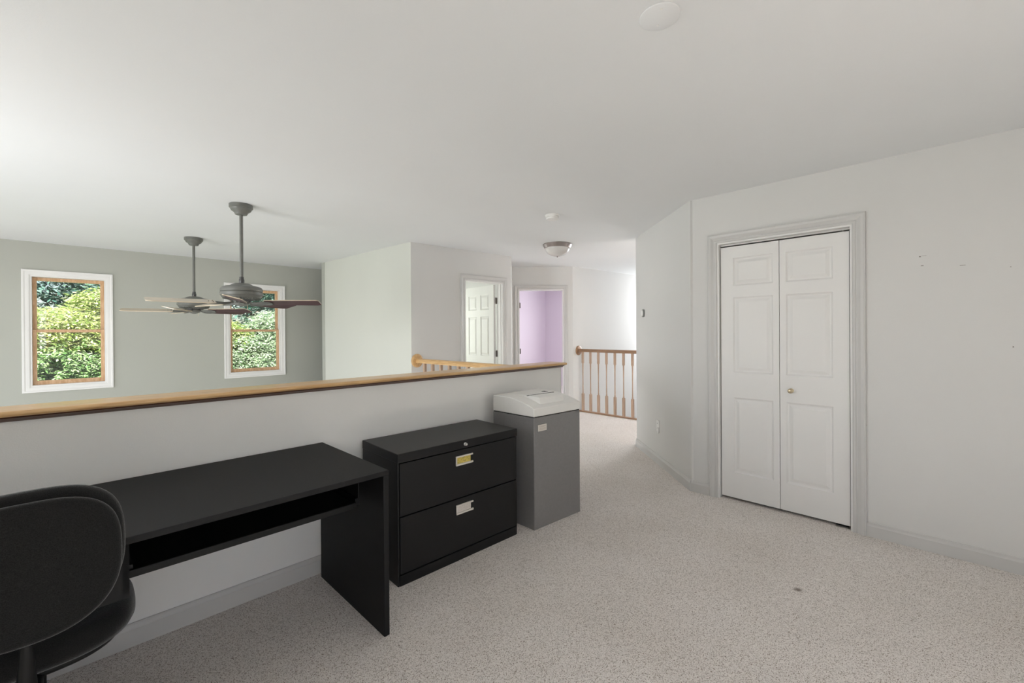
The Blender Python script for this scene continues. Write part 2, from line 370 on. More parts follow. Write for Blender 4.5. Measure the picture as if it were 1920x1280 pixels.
prof = [(2.612,.0225),(2.640,.0225),(2.634,.012),(2.624,.002),(2.612,.002)]
obj('cove_moulding', MB().extrude_x(prof, -2.55, 3.13), M['oak_dark'], t, smooth=30)
obj('end_cove', MB().box(3.112,3.13,2.478,2.634,.002,.0225), M['oak_dark'], t)
struct('trim_2', MB().box(-2.55,2.83,2.612,2.63,-.32,0.0).box(2.81,2.83,2.63,4.5,-.32,0), M['trim'], 'white fascia along the edge of the loft floor')

# baseboards: a board with a small bead on top
def baseboard(name, p0, p1, label, m='trim_grey', h=.092, e0=0, e1=0):
    Lw, a = seg(p0, p1)
    prof = [(0,0),(0,h),(-.005,h),(-.008,h-.004),(-.008,h-.012),(-.011,h-.020),(-.014,h-.024),(-.014,0)]
    o = struct(name, MB().extrude_x(prof, -e0, Lw+e1), M[m], label, smooth=30); o.location = (*p0,0); o.rotation_euler = (0,0,a); return o
baseboard('baseboard_left', (-2.55,HW0), (3.112,HW0), 'painted baseboard along the half wall', h=.098)
baseboard('baseboard_right', (3.64,.377), (3.64,-1.6), 'painted baseboard right of the closet')
baseboard('baseboard_corner', C0, (3.64,1.349), 'short baseboard between closet casing and angled wall')
baseboard('baseboard_hall', C1, C0, 'painted baseboard along the angled hall wall', e1=.012)
baseboard('baseboard_stair', (4.43,4.43), (4.262+.08,4.436), 'baseboard beside the white room door')

# ------------------------------------------------------------------ doors
CAS = [(0,0),(0,.010),(.006,.014),(.016,.014),(.020,.010),(.026,.010),(.044,.018),(.060,.020),(.064,.018),(.068,.018),(.070,.014),(.070,0)]
def panel_mb(x0, x1, z0, z1, y=0, s=1):
    """moulded raised panel filling the hole x0..x1, z0..z1, front at y; s=-1 for the other side"""
    lv = [(0,0),(.010,.009),(.016,.010),(.020,.0095),(.040,.002),(.042,.0015)]
    mb = MB(); rings = []
    for u, d in lv: rings.append([(x0+u,y+s*d,z0+u),(x1-u,y+s*d,z0+u),(x1-u,y+s*d,z1-u),(x0+u,y+s*d,z1-u)])
    vs = [p for r in rings for p in r]; fs = []
    for i in range(len(lv)-1):
        for j in range(4): fs.append((4*i+j, 4*i+(j+1)%4, 4*i+4+(j+1)%4, 4*i+4+j))
    n = 4*(len(lv)-1); fs.append((n,n+1,n+2,n+3))
    vs += [(x0,y+s*.016,z0),(x1,y+s*.016,z0),(x1,y+s*.016,z1),(x0,y+s*.016,z1)]; n += 4
    fs += [(n+3,n+2,n+1,n)] + [(j,n+j,n+(j+1)%4,(j+1)%4) for j in range(4)]
    return mb.add(vs, fs)
def leaf(parent, w, z0, z1, cols, rows, th=.034, name='door_leaf'):
    """a moulded panel leaf: stiles and rails with a raised panel in each opening, x 0..w, front at y=0"""
    mb = MB(); xs = [0] + [v for c in cols for v in c] + [w]
    for i in range(0, len(xs), 2): mb.box(xs[i], xs[i+1], 0, th, z0, z1)
    zs = [z0] + [v for c in rows for v in c] + [z1]
    for c in cols:
        for i in range(0, len(zs), 2): mb.box(c[0], c[1], 0, th, zs[i], zs[i+1])
    lf = obj(name, mb, M['door'], parent)
    for c in cols:
        for r in rows:
            obj('raised_panel', panel_mb(c[0], c[1], r[0], r[1]), M['door'], lf)
            obj('back_panel', panel_mb(c[0], c[1], r[0], r[1], th, -1), M['door'], lf)
    return lf
# closet bifold
d1 = thing('door_1', 'white folding closet door of two panelled leaves', None, (3.64, DY1, 0), R(-90), None, 'structure')
ow = DY1-DY0
obj('door_casing', MB().casing(-.006, ow+.006, 0, DZ+.006, CAS, False), M['trim_grey'], d1)
j = MB(); j.box(-.006,.006,-.004,.12,0,DZ+.006); j.box(ow-.006,ow+.006,-.004,.12,0,DZ+.006); j.box(.006,ow-.006,-.004,.12,DZ-.006,DZ+.006)
obj('door_jamb', j, M['trim'], d1)
obj('door_track', MB().box(.008,ow-.008,.030,.058,DZ-.020,DZ-.007), M['trim_grey'], d1)
rows = [(.222,.818),(1.015,1.610),(1.70,1.922)]
l1 = leaf(d1, .410, .022, 2.012, [(.092,.378-.008)], rows); l1.location = (.013,.024,0)
l2 = leaf(d1, .410, .022, 2.012, [(.040,.320)], rows); l2.location = (.427,.024,0)
obj('pivot_pin', MB().lathe([(.004,2.012),(.004,2.03)], 8, (.375,.017,0)), M['chrome'], l2)
obj('pivot_bracket', MB().box(.33,.40,.004,.03,.002,.010), M['steel'], l2)
kn = obj('door_knob', MB().lathe([(.016,0),(.016,.003),(.007,.006),(.007,.016),(.014,.022),(.0175,.030),(.016,.036),(.010,.040),(.0085,.0385),(.004,.0395),(.0001,.0395)], 24, (.072,0,.906), axis='y'), M['brass'], l2, smooth=35)
tag(kn, 'antique brass knob')

# white room door, opened inwards
d2 = thing('door_2', 'white six panelled door standing open into the white room', None, (B1[0],B1[1],0), AW, None, 'structure')
obj('door_casing', MB().casing(wd0-.004, wd1+.004, 0, 2.049, CAS, False), M['trim_grey'], d2)
j = MB(); j.box(wd0-.004,wd0+.012,-.004,.124,0,2.049); j.box(wd1-.012,wd1+.004,-.004,.124,0,2.049); j.box(wd0+.012,wd1-.012,-.004,.124,2.033,2.049)
j.box(wd1-.024,wd1-.012,.03,.075,0,2.033); j.box(wd0+.012,wd0+.024,.03,.075,0,2.033)
obj('door_jamb', j, M['trim'], d2)
hx = wd1-.016
rows6 = [(.22,.82),(1.0,1.58),(1.68,1.90)]
lf = leaf(d2, .74, .012, 2.028, [(.11,.32),(.42,.63)], rows6)
lf.location = (hx-.012, .135, 0); lf.rotation_euler = (0,0,R(-90+3)); # leaf runs away into the room
lf.rotation_euler = (0,0,R(89))
for z in (.25,1.04,1.80):
    hb = MB().lathe([(.008,z-.045),(.008,z+.045)], 10, (hx-.004,.127,0)); hb.box(hx-.022,hx+.002,.112,.122,z-.045,z+.045)
    obj('door_hinge', hb, M['hinge'], d2, smooth=40)

# lilac room door, opened inwards against the side
d3 = thing('door_3', 'white door opened into the lilac room seen edge on', None, (B3[0],B3[1],0), AP, None, 'structure')
obj('door_casing', MB().casing(pd0-.004, pd1+.004, 0, 2.059, CAS, False), M['trim_grey'], d3)
j = MB(); j.box(pd0-.004,pd0+.010,-.004,.124,0,2.059); j.box(pd1-.010,pd1+.004,-.004,.124,0,2.059); j.box(pd0+.010,pd1-.010,-.004,.124,2.045,2.059)
obj('door_jamb', j, M['trim'], d3)
lf3 = leaf(d3, .70, .012, 2.036, [(.10,.31),(.39,.60)], rows6); lf3.location = (pd0+.014, .128, 0); lf3.rotation_euler = (0,0,R(93))
for z in (.25,1.02,1.80):
    hb = MB().lathe([(.008,z-.045),(.008,z+.045)], 10, (pd0+.024,.121,0)); hb.box(pd0+.010,pd0+.016,.085,.121,z-.045,z+.045)
    obj('door_hinge', hb, M['hinge'], d3, smooth=40)

# ------------------------------------------------------------------ windows
for i, (a,b,c,d) in enumerate(WIN):
    window(f'window_{i+1}', ['wooden sash window at the left of the sage wall', 'wooden sash window right of the ceiling fans'][i], (a,7.53), 0, b-a, d-c, c, zmeet=1.398)
window('window_3', 'sash window on the left wall nearer the loft', (-2.55,2.65), R(90), 1.5, 1.4, .8, .12)
window('window_4', 'sash window on the left wall nearer the far wall', (-2.55,5.9), R(90), 1.2, 1.4, .8, .12)
for k in range(3): window(f'window_{5+k}', ['right', 'middle', 'left'][k] + ' one of three sash windows added behind the viewpoint', (3.7-2.05-1.2*k,-1.6), R(180), 1.1, 1.25, .85, .12)  # unseen windows, added for the back fill and a sunlit floor patch
window('window_8', 'foyer window high over the stairs', (9.4,4.05), R(-90), 1.1, 1.15, 1.17, .12)
window('window_9', 'window of the lilac room', (8.5,5.95), R(-90), 1.0, 1.3, .75, .1)

# ------------------------------------------------------------------ balustrades
def rail_prof(): return [(-.028,-.024),(.028,-.024),(.032,-.010),(.030,.010),(.022,.022),(.008,.027),(-.008,.027),(-.022,.022),(-.030,.010),(-.032,-.010)]
def rosette(parent, loc, m):
    return obj('rosette', MB().lathe([(.082,0),(.082,.006),(.076,.010),(.074,.014),(.066,.018),(.060,.019),(.0001,.019)], 40, loc, axis='y'), m, parent, smooth=30)
def baluster_mb(x, y, z0, z1):
    mb = MB(); a = z0+.285; b = z1-.185; q = .018
    mb.box(x-q,x+q,y-q,y+q,z0,a)
    mb.lathe([(.020,a),(.014,a+.008),(.010,a+.013),(.013,a+.020),(.013,a+.026),(.008,a+.032),(.0095,a+.05),(.0085,b-.28),(.0105,b-.1),(.012,b-.02),(.015,b-.006),(.019,b)], 12, (x,y,0))
    q = .0155
    mb.box(x-q,x+q,y-q,y+q,b,z1)
    return mb
def balustrade(name, label, x, y_wall, y_end, zc, spots, z0, group, om):
    t = thing(name, label, 'railing', (x, y_end, 0), 0, group)
    pr = rail_prof(); n = len(pr)
    mb = MB().add([(px, 0, zc+pz) for px,pz in pr]+[(px, y_wall-.018-y_end, zc+pz) for px,pz in pr],
                  [tuple(range(n)), tuple(reversed(range(n,2*n)))]+[(i,(i+1)%n,n+(i+1)%n,n+i) for i in range(n)])
    obj('handrail', mb, om, t, smooth=45)
    rosette(t, (0, y_wall-y_end, zc), om)
    obj('shoe_rail', MB().box(-.03,.03,0,y_wall-y_end-.002,0,z0), om, t, bevel=.004)
    for y in spots: obj('baluster', baluster_mb(0, y-y_end, z0, zc-.022), M['oak_z'], t, smooth=40)
    return t
balustrade('balustrade', 'golden oak guard rail running from white wall to half wall', 2.893, 4.529, 2.612, 1.008, [4.36-.162*k for k in range(11)], .022, 'oak guard rails', M['oak_y'])
balustrade('balustrade', 'oak stair rail with turned balusters before the bright white wall', 5.985, 4.39, 2.712, 1.030, [4.302-.154*k for k in range(11)], .022, 'oak guard rails', M['oak_brown'])

# ------------------------------------------------------------------ desk
dk = thing('computer_desk', 'black laminate computer desk against the half wall', 'desk', (.970,1.750,0), R(.8))
DW, DD, DH, T = 1.42, .722, .735, .022        # local: right front corner at 0,0; x to -DW
obj('desktop', MB().box(-DW,0,0,DD,DH-T,DH), M['black_lam'], dk, bevel=.003)
obj('side_panel', MB().box(-.027,-.001,.002,.690,0,DH-T), M['black_lam'], dk, bevel=.003)
obj('side_panel', MB().box(-DW+.001,-DW+.027,.002,.690,0,DH-T), M['black_lam'], dk, bevel=.003)
obj('back_panel', MB().box(-DW+.027,-.027,.655,.673,.40+.12,DH-T), M['black_lam'], dk)
bx = MB(); bx.box(-DW+.027,-.868,.02,.655,.545,.56); bx.box(-.884,-.868,.02,.655,.56,DH-T)
bx.box(-DW+.027,-.868,.02,.034,.56,DH-T); obj('cubby', bx, M['black_lam'], dk)
tr = obj('keyboard_tray', MB().box(-.866,-.075,.165,.54,.548,.563), M['black_lam'], dk, bevel=.004)
obj('tray_edge', MB().box(-.866,-.075,.152,.166,.545,.571), M['black_plastic'], tr, bevel=.004)
for x0 in (-.867,-.079):
    br = MB(); br.box(x0,x0+.018,.165,.60,.553,.585); br.box(x0+(0 if x0<-.5 else .014),x0+(.004 if x0<-.5 else .018),.165,.55,.585,DH-T)
    obj('tray_slide', br, M['black_metal'], dk)
obj('cam_bolt', MB().lathe([(.004,0),(.004,.010)], 8, (-.09,.045,DH-T-.010)), M['chrome'], dk)

# ------------------------------------------------------------------ lateral file cabinet
fc = thing('filing_cabinet', 'black two drawer lateral filing cabinet between desk and shredder', 'cabinet', (1.180,2.040,0), R(-1.75))
FW, FD, FH = .872, .425, .705
cb = MB(); cb.box(0,.010,.003,FD,.0,.655); cb.box(FW-.010,FW,.003,FD,0,.655); cb.box(.010,FW-.010,FD-.01,FD,0,.655); cb.box(.010,FW-.010,.02,FD-.01,.05,.06)
obj('carcass', cb, M['black_metal'], fc, bevel=.002)
obj('top', MB().box(-.002,FW+.002,-.004,FD+.002,.662-.007,FH), M['black_metal'], fc, bevel=.004)
obj('plinth', MB().box(.010,FW-.010,.000,.016,0,.055), M['black_metal'], fc, bevel=.002)
def drawer(z0, z1, card):
    d = obj('drawer', MB().box(.0125,FW-.0125,0,.018,z0,z1), M['black_metal'], fc, bevel=.003)
    hz = z1-.033; hx0, hx1 = .374, .500; hh = .056
    h = MB(); h.box(hx0,hx1,-.006,.002,hz-.009,hz); h.box(hx0,hx1,-.008,.002,hz-hh,hz-hh+.011); h.box(hx0,hx0+.008,-.006,.002,hz-hh+.011,hz-.009)
    hd = obj('handle', h, M['pale_metal'], d, bevel=.0015); tag(hd, 'pale metal pull')
    obj('recess', MB().box(hx1-.016,hx1-.001,-.001,.001,hz-hh+.011,hz-.009), M['dark'], d)
    cd = obj('label_card', MB().box(hx0+.009,hx1-.018,-.003,.001,hz-hh+.012,hz-.010), card, d)
    tag(cd, 'yellow label card' if card is M['yellow'] else 'pale label card')
    return d
drawer(.369,.650,M['yellow']); drawer(.062,.363,M['card'])
lk = MB().lathe([(.010,0),(.010,.004),(.007,.006),(.007,.016),(.0001,.016)], 16, (.441,-.004,.681), axis='y')
obj('lock', lk, M['chrome'], fc, smooth=35)

# ------------------------------------------------------------------ shredder
FL, FR, BR_, BL_ = (2.169,1.965), (2.641,1.930), (2.650,2.350), (2.160,2.362)
sh = thing('paper_shredder', 'grey office paper shredder with cream lid at the end of half wall', 'shredder', (2.4,2.15,0))
def loc2(p): return (p[0]-2.4, p[1]-2.15)
obj('bin_body', MB().prism([loc2(p) for p in (FL,FR,BR_,BL_)], .0, .762), M['grey_body'], sh, bevel=.004)
pl = MB().prism([(loc2(p)[0]*.985,loc2(p)[1]*.985) for p in (FL,FR,BR_,BL_)], .762, .768)
obj('lid_gap', pl, M['dark'], sh)
# lid: curved section from the high flat back to the low front
def lid_section(p_front, p_back):
    f = Vector(loc2(p_front)); b = Vector(loc2(p_back)); pts = [(b,.768),(f,.768)]
    for k in range(13):
        u = k/12
        if k == 0: z = .8235
        else:
            z = .8235+(.883-.8235)*math.sin(math.pi/2*min(1,u/.72))**.85
        pts.append((f+(b-f)*u, z))
    return [(p.x,p.y,z) for p,z in pts]
sA = lid_section((FL[0]-.002,FL[1]-.002), BL_); sB = lid_section((FR[0]+.002,FR[1]-.002), BR_)
n = len(sA)
obj('lid', MB().add(sA+sB, [tuple(range(n)), tuple(reversed(range(n,2*n)))]+[(i,(i+1)%n,n+(i+1)%n,n+i) for i in range(n)]), M['cream'], sh, bevel=.004, smooth=35)
an = R(-4.2)
ca, sa = math.cos(an), math.sin(an)
blk = MB()
prof = [(.035,.80),(.050,.8845),(.062,.8875),(.19,.8895),(.30,.884),(.30,.80)]
blk.extrude_x(prof, .10, .345)
blkm = Matrix.Translation((*loc2(FL),0)) @ Matrix.Rotation(an,4,'Z')
fb = obj('feed_block', blk.xf(blkm), M['cream'], sh, bevel=.004, smooth=30)
obj('paper_slot', MB().box(.085,.36,.155,.163,.8875,.8905).xf(blkm), M['dark'], sh)
ft = MB(); ft.box(.11,.26,.20,.205,.8865,.8905); ft.box(.11,.115,.205,.25,.8855,.8895); ft.box(.255,.26,.205,.25,.8855,.8895)
obj('panel_ridge', ft.xf(blkm), M['cream'], sh)
obj('lid_seam', MB().box(-.0045,-.0025,.175,.177,.77,.865).xf(blkm), M['card'], sh)
obj('switch', MB().box(.325,.355,.215,.255,.878,.890).xf(blkm), M['black_plastic'], sh, bevel=.002)
nb = MB(); nb.box(0,.082,-.003,0,0,.044)
lb = obj('name_plate', nb.xf(Matrix.Translation((*loc2((2.203,1.9615)),.667)) @ Matrix.Rotation(an,4,'Z')), M['card'], sh, bevel=.001)
fr = MB(); fr.box(0,.082,-.005,-.002,0,.006); fr.box(0,.082,-.005,-.002,.038,.044); fr.box(0,.008,-.005,-.002,.006,.038); fr.box(.074,.082,-.005,-.002,.006,.038); fr.box(.008,.074,-.0045,-.002,.022,.025)
obj('plate_frame', fr.xf(Matrix.Translation((*loc2((2.203,1.9615)),.667)) @ Matrix.Rotation(an,4,'Z')), M['pale_metal'], lb)

# ------------------------------------------------------------------ task chair
ch = thing('office_chair', 'black fabric task chair pushed up to the desk', 'chair', (-.098,1.97,0), R(0))
def pillow(hw, hh, th, n_top=3.0, n_bot=2.4, rows=40, rings=7, crown=.6, plane='xz'):
    """cushion with a superellipse outline; th thickness, edges rounded"""
    out = []
    for k in range(rows*2):
        a = 2*math.pi*k/(rows*2); c, s = math.cos(a), math.sin(a); n = n_top if s > 0 else n_bot
        r = (abs(c)**n+abs(s)**n)**(-1/n); out.append((hw*r*c, hh*r*s))
    vs = []; fs = []; m = len(out); lv = []
    for i in range(rings+1):
        t = math.pi*i/rings - math.pi/2
        lv.append((1-(1-math.cos(t))*min(1,th*.5/min(hw,hh)), math.sin(t)*th/2))
    for sc, y in lv:
        for x, z in out: vs.append((x*sc, y, z*sc))
    for i in range(rings):
        for k in range(m): fs.append((i*m+k, i*m+(k+1)%m, (i+1)*m+(k+1)%m, (i+1)*m+k))
    # domed caps
    for side, base in ((0,0),(1,rings*m)):
        prev = base; sc0, y0 = lv[0 if side==0 else -1]
        for q in (.8,.55,.3,.08):
            st = len(vs); dy = (crown*.02)*(1-q*q)*(-1 if side==0 else 1)
            for x, z in out: vs.append((x*sc0*q, y0+dy, z*sc0*q))
            for k in range(m): fs.append((prev+k, prev+(k+1)%m, st+(k+1)%m, st+k))
            prev = st
        fs.append(tuple(prev+k for k in range(m)))
    if plane == 'xy': vs = [(x, z, y) for x,y,z in vs]
    return MB().add(vs, fs)
def at(mb, loc, rx=0): return mb.xf(Matrix.Translation(loc) @ Matrix.Rotation(R(rx),4,'X'))
bk = obj('backrest', at(pillow(.185,.178,.055,3.0,2.4), (0,-.345,.776), -4), M['fabric'], ch, smooth=60)
obj('back_shell', at(pillow(.176,.170,.034,3.0,2.4), (0,-.388,.764), -4), M['fabric'], bk, smooth=60)
obj('seat', at(pillow(.225,.235,.085,3.2,3.0,plane='xy'), (0,-.005,.458)), M['fabric'], ch, smooth=60)
obj('seat_pan', at(pillow(.19,.20,.03,3,3,plane='xy'), (0,0,.408)), M['black_plastic'], ch, smooth=60)
obj('back_stem', MB().tube([(0,-.05,.392),(0,-.30,.392),(0,-.36,.405),(0,-.378,.47),(0,-.376,.58),(0,-.372,.70)], [.022,.022,.022,.02,.012,.010], 10), M['black_plastic'], ch, smooth=50)
obj('tilt_housing', MB().box(-.07,.07,-.10,.10,.365,.395), M['black_plastic'], ch, bevel=.006)
obj('gas_column', MB().lathe([(.028,.10),(.028,.25),(.018,.251),(.018,.37)], 20), M['black_plastic'], ch, smooth=40)
for k in range(5):
    a = R(2+72*k); lg = MB().tube([(0.02*math.cos(a),.02*math.sin(a),.115),(.24*math.cos(a),.24*math.sin(a),.075)], [.026,.017], 10)
    lo = obj('base_leg', lg, M['black_plastic'], ch, smooth=50)
    cs = MB().lathe([(.02,-.012),(.026,-.009),(.026,.009),(.02,.012)], 18, (0,0,0), axis='y')
    cs.xf(Matrix.Translation((.24*math.cos(a),.24*math.sin(a),.0265)) @ Matrix.Rotation(a+R(40),4,'Z'))
    cs.tube([(.24*math.cos(a),.24*math.sin(a),.03),(.24*math.cos(a),.24*math.sin(a),.08)], .006, 8)
    obj('caster', cs, M['black_plastic'], lo, smooth=40)

# ------------------------------------------------------------------ ceiling fans
def blade_mb():
    """paddle blade along +x, pitched; underside dark, top light"""
    prof = [(.19,-.050,.050),(.215,-.058,.058),(.45,-.062,.062),(.595,-.064,.064),(.618,-.064,.057),(.630,-.049,.049),]
    mb = MB(); t = .0035; vs = []
    for x, a, b in prof: vs += [(x,a,-t),(x,b,-t),(x,b,t),(x,a,t)]
    n = len(prof)
    for i in range(n-1):
        o = 4*i
        mb_f = [(o,o+4,o+5,o+1),(o+2,o+6,o+7,o+3),(o+1,o+5,o+6,o+2),(o+3,o+7,o+4,o)]
        mb.add([],[])
        for q, f in enumerate(mb_f): mb.f.append(f); mb.m.append([0,1,1,1][q])
    mb.v = vs; mb.f += [(0,1,2,3),(4*n-1,4*n-2,4*n-3,4*n-4)]; mb.m += [1,1]
    return mb
def ceiling_fan(label, loc, th0, lean=0.0):
    t = thing('ceiling_fan', label, 'fan', (*loc, ZC), 0, 'ceiling fans of the great room')
    obj('canopy', MB().lathe([(.030,-.088),(.044,-.084),(.050,-.070),(.054,-.064),(.072,-.052),(.078,-.040),(.080,-.034),(.088,-.028),(.088,-.001)], 40), M['fan_metal'], t, smooth=30)
    obj('downrod', MB().lathe([(.0135,-.625),(.0135,-.085)], 16), M['fan_metal'], t, smooth=40)
    obj('collar', MB().lathe([(.019,-.664),(.021,-.655),(.021,-.635),(.017,-.628),(.017,-.612),(.0135,-.610)], 20), M['steel'], t, smooth=40)
    mo = obj('motor_housing', MB().lathe([(.090,-.802),(.130,-.795),(.146,-.782),(.150,-.772),(.156,-.768),(.159,-.755),(.157,-.742),(.152,-.738),(.156,-.733),(.157,-.722),(.150,-.705),(.140,-.698),(.118,-.690),(.085,-.684),(.072,-.674),(.050,-.666),(.020,-.664)], 48), M['fan_metal'], t, smooth=30)
    vents = MB()
    for k in range(36):
        a = 2*math.pi*k/36; c, s = math.cos(a), math.sin(a)
        vents.tube([(.095*c,.095*s,-.8035),(.138*c,.138*s,-.793)], .0035, 5)
    tag(obj('vent_ribs', vents, M['fan_metal'], mo), kind='stuff')
    obj('lower_plate', MB().lathe([(.062,-.818),(.088,-.812),(.092,-.800)], 36), M['steel'], t, smooth=40)
    obj('switch_housing', MB().lathe([(.0001,-.862),(.012,-.861),(.040,-.852),(.056,-.842),(.060,-.832),(.060,-.816)], 36), M['fan_metal'], t, smooth=35)
    obj('pull_chain', MB().tube([(.035,-.025,-.850),(.035,-.025,-.885)], .0018, 5), M['brass'], t)
    for k in range(5):
        a = R(th0-45+72*k)
        rt = Matrix.Translation((0,0,-.828)) @ Matrix.Rotation(R(lean),4,Vector((.707,.707,0))) @ Matrix.Rotation(a,4,'Z') @ Matrix.Rotation(R(-15),4,'X')
        b = obj('blade', blade_mb().xf(rt), [M['fan_dark'],M['fan_light']], t)
        iron = MB()
        for sgn in (-1,1):
            iron.tube([(.085,.0,-.006),(.13,sgn*.022,-.010),(.18,sgn*.034,-.008),(.225,sgn*.030,-.008),(.245,sgn*.010,-.008)], [.007,.0065,.006,.006,.006], 6)
        iron.tube([(.055,0,.006),(.09,0,-.004),(.16,0,-.008),(.245,0,-.008)], .007, 6)
        obj('blade_iron', iron.xf(rt), M['fan_metal'], b, smooth=50)
        sc = MB()
        for (sx,sy) in ((.205,.02),(.205,-.02),(.235,0)): sc.lathe([(.005,.0035),(.005,.006),(.002,.007)], 8, (sx,sy,0))
        tag(obj('screw_heads', sc.xf(rt), M['steel'], b), kind='stuff')
    return t
ceiling_fan('grey ceiling fan hanging nearer, in front of the right sash window', (.973,4.213), 8.5)
ceiling_fan('grey ceiling fan hanging farther off, between the two sash windows', (.920,6.027), -1)

# ------------------------------------------------------------------ ceiling fittings
lm = thing('flush_ceiling_light', 'frosted glass dome light with bronze ring on the hall ceiling', 'lamp', (4.23,3.417,ZC))
obj('ring', MB().lathe([(.150,-.052),(.160,-.050),(.168,-.034),(.172,-.030),(.178,-.014),(.182,-.010),(.182,-.001)], 48), M['lamp_ring'], lm, smooth=30)
dome = [(.0001,-.150)]+[(.155*math.sin(a),-.045-.105*math.cos(a)) for a in [R(x) for x in (8,16,26,36,46,56,66,76,84,90)]]
obj('dome', MB().lathe(dome, 48), M['lamp_glass'], lm, smooth=50)
obj('finial', MB().lathe([(.0001,-.164),(.006,-.163),(.008,-.157),(.010,-.151),(.010,-.146)], 16), M['lamp_ring'], lm, smooth=50)
sm = thing('smoke_detector', 'small round white smoke detector on the ceiling before the dome light', 'detector', (3.137,2.59,ZC))
obj('base_ring', MB().lathe([(.066,-.014),(.070,-.012),(.070,-.001)], 36), M['offwhite'], sm, smooth=30)
obj('cover', MB().lathe([(.0001,-.046),(.050,-.045),(.058,-.041),(.060,-.036),(.060,-.031),(.056,-.029),(.056,-.026),(.064,-.024),(.065,-.014)], 36), M['offwhite'], sm, smooth=30)
dc = thing('ceiling_cover_plate', 'round white blank cover plate on the ceiling above the viewpoint', 'plate', (1.434,.697,ZC))
obj('plate', MB().lathe([(.0001,-.005),(.065,-.005),(.068,-.0035),(.069,-.002),(.069,-.001)], 48), M['ceiling'], dc, smooth=40)
sc = MB(); 
for x, y in ((.030,.022),(-.036,-.024)): sc.lathe([(.0001,-.006),(.004,-.006),(.005,-.0045)], 10, (x,y,0))
tag(obj('screw_heads', sc, M['offwhite'], dc), kind='stuff')

# ------------------------------------------------------------------ wall fittings
LH, AH = seg(C1, C0)
def hall_pt(x): return ((C1[0]-x)/(C1[0]-C0[0]))*LH
s0 = hall_pt(4.436)
th = thing('oval_sensor', 'small oval grey and white sensor high on the angled hall wall', 'sensor', (C1[0]+math.cos(AH)*s0, C1[1]+math.sin(AH)*s0, 1.547), AH)
bd = MB(); 
ov = []
for k in range(28):
    a = 2*math.pi*k/28; c, s = math.cos(a), math.sin(a); r = (abs(c)**3+abs(s)**3)**(-1/3); ov.append((r*c, r*s))
def oval(hw, hh, y0, y1):
    n = len(ov); return MB().add([(hw*x,y0,hh*z) for x,z in ov]+[(hw*x,y1,hh*z) for x,z in ov], [tuple(range(n)), tuple(reversed(range(n,2*n)))]+[(i,(i+1)%n,n+(i+1)%n,n+i) for i in range(n)])
obj('back_plate', oval(.036,.044,-.014,0), mat('grey_plastic', (.22,.22,.215), .5), th, bevel=.003)
obj('face', oval(.026,.032,-.022,-.014), M['offwhite'], th, bevel=.003)
s1 = hall_pt(4.148)
ot = thing('power_outlet', 'white duplex outlet plate low on the angled hall wall', 'outlet', (C1[0]+math.cos(AH)*s1, C1[1]+math.sin(AH)*s1, .385), AH)
obj('plate', MB().box(-.036,.036,-.006,0,-.058,.058), M['offwhite'], ot, bevel=.002)
for z in (.024,-.024):
    sck = obj('socket', MB().box(-.017,.017,-.0085,-.006,z-.014,z+.014), M['offwhite'], ot, bevel=.002)
    obj('slot', MB().box(-.008,-.005,-.0092,-.008,z-.004,z+.006).box(.005,.008,-.0092,-.008,z-.004,z+.006), M['dark'], sck)
obj('plug_cap', MB().box(.012,.040,-.016,-.006,-.07,-.012), M['offwhite'], ot, bevel=.003)

# scuffs and nail holes on the white wall by the closet: children of the wall
for (y, z, w, h) in ((.103,1.791,.008,.006),(.085,1.794,.022,.0015),(.093,1.735,.012,.004),(-.078,1.718,.024,.0025),(-.262,1.688,.003,.006),(-.27,1.246,.005,.007),(.363,.72,.006,.006)):
    o = obj('scuff', MB().box(-w/2,w/2,-.0006,0,-h/2,h/2), mat('scuff_grey', (.22,.2,.18), .9), wr, bevel=0)
    o.location = (C0[1]-y, 0, z)

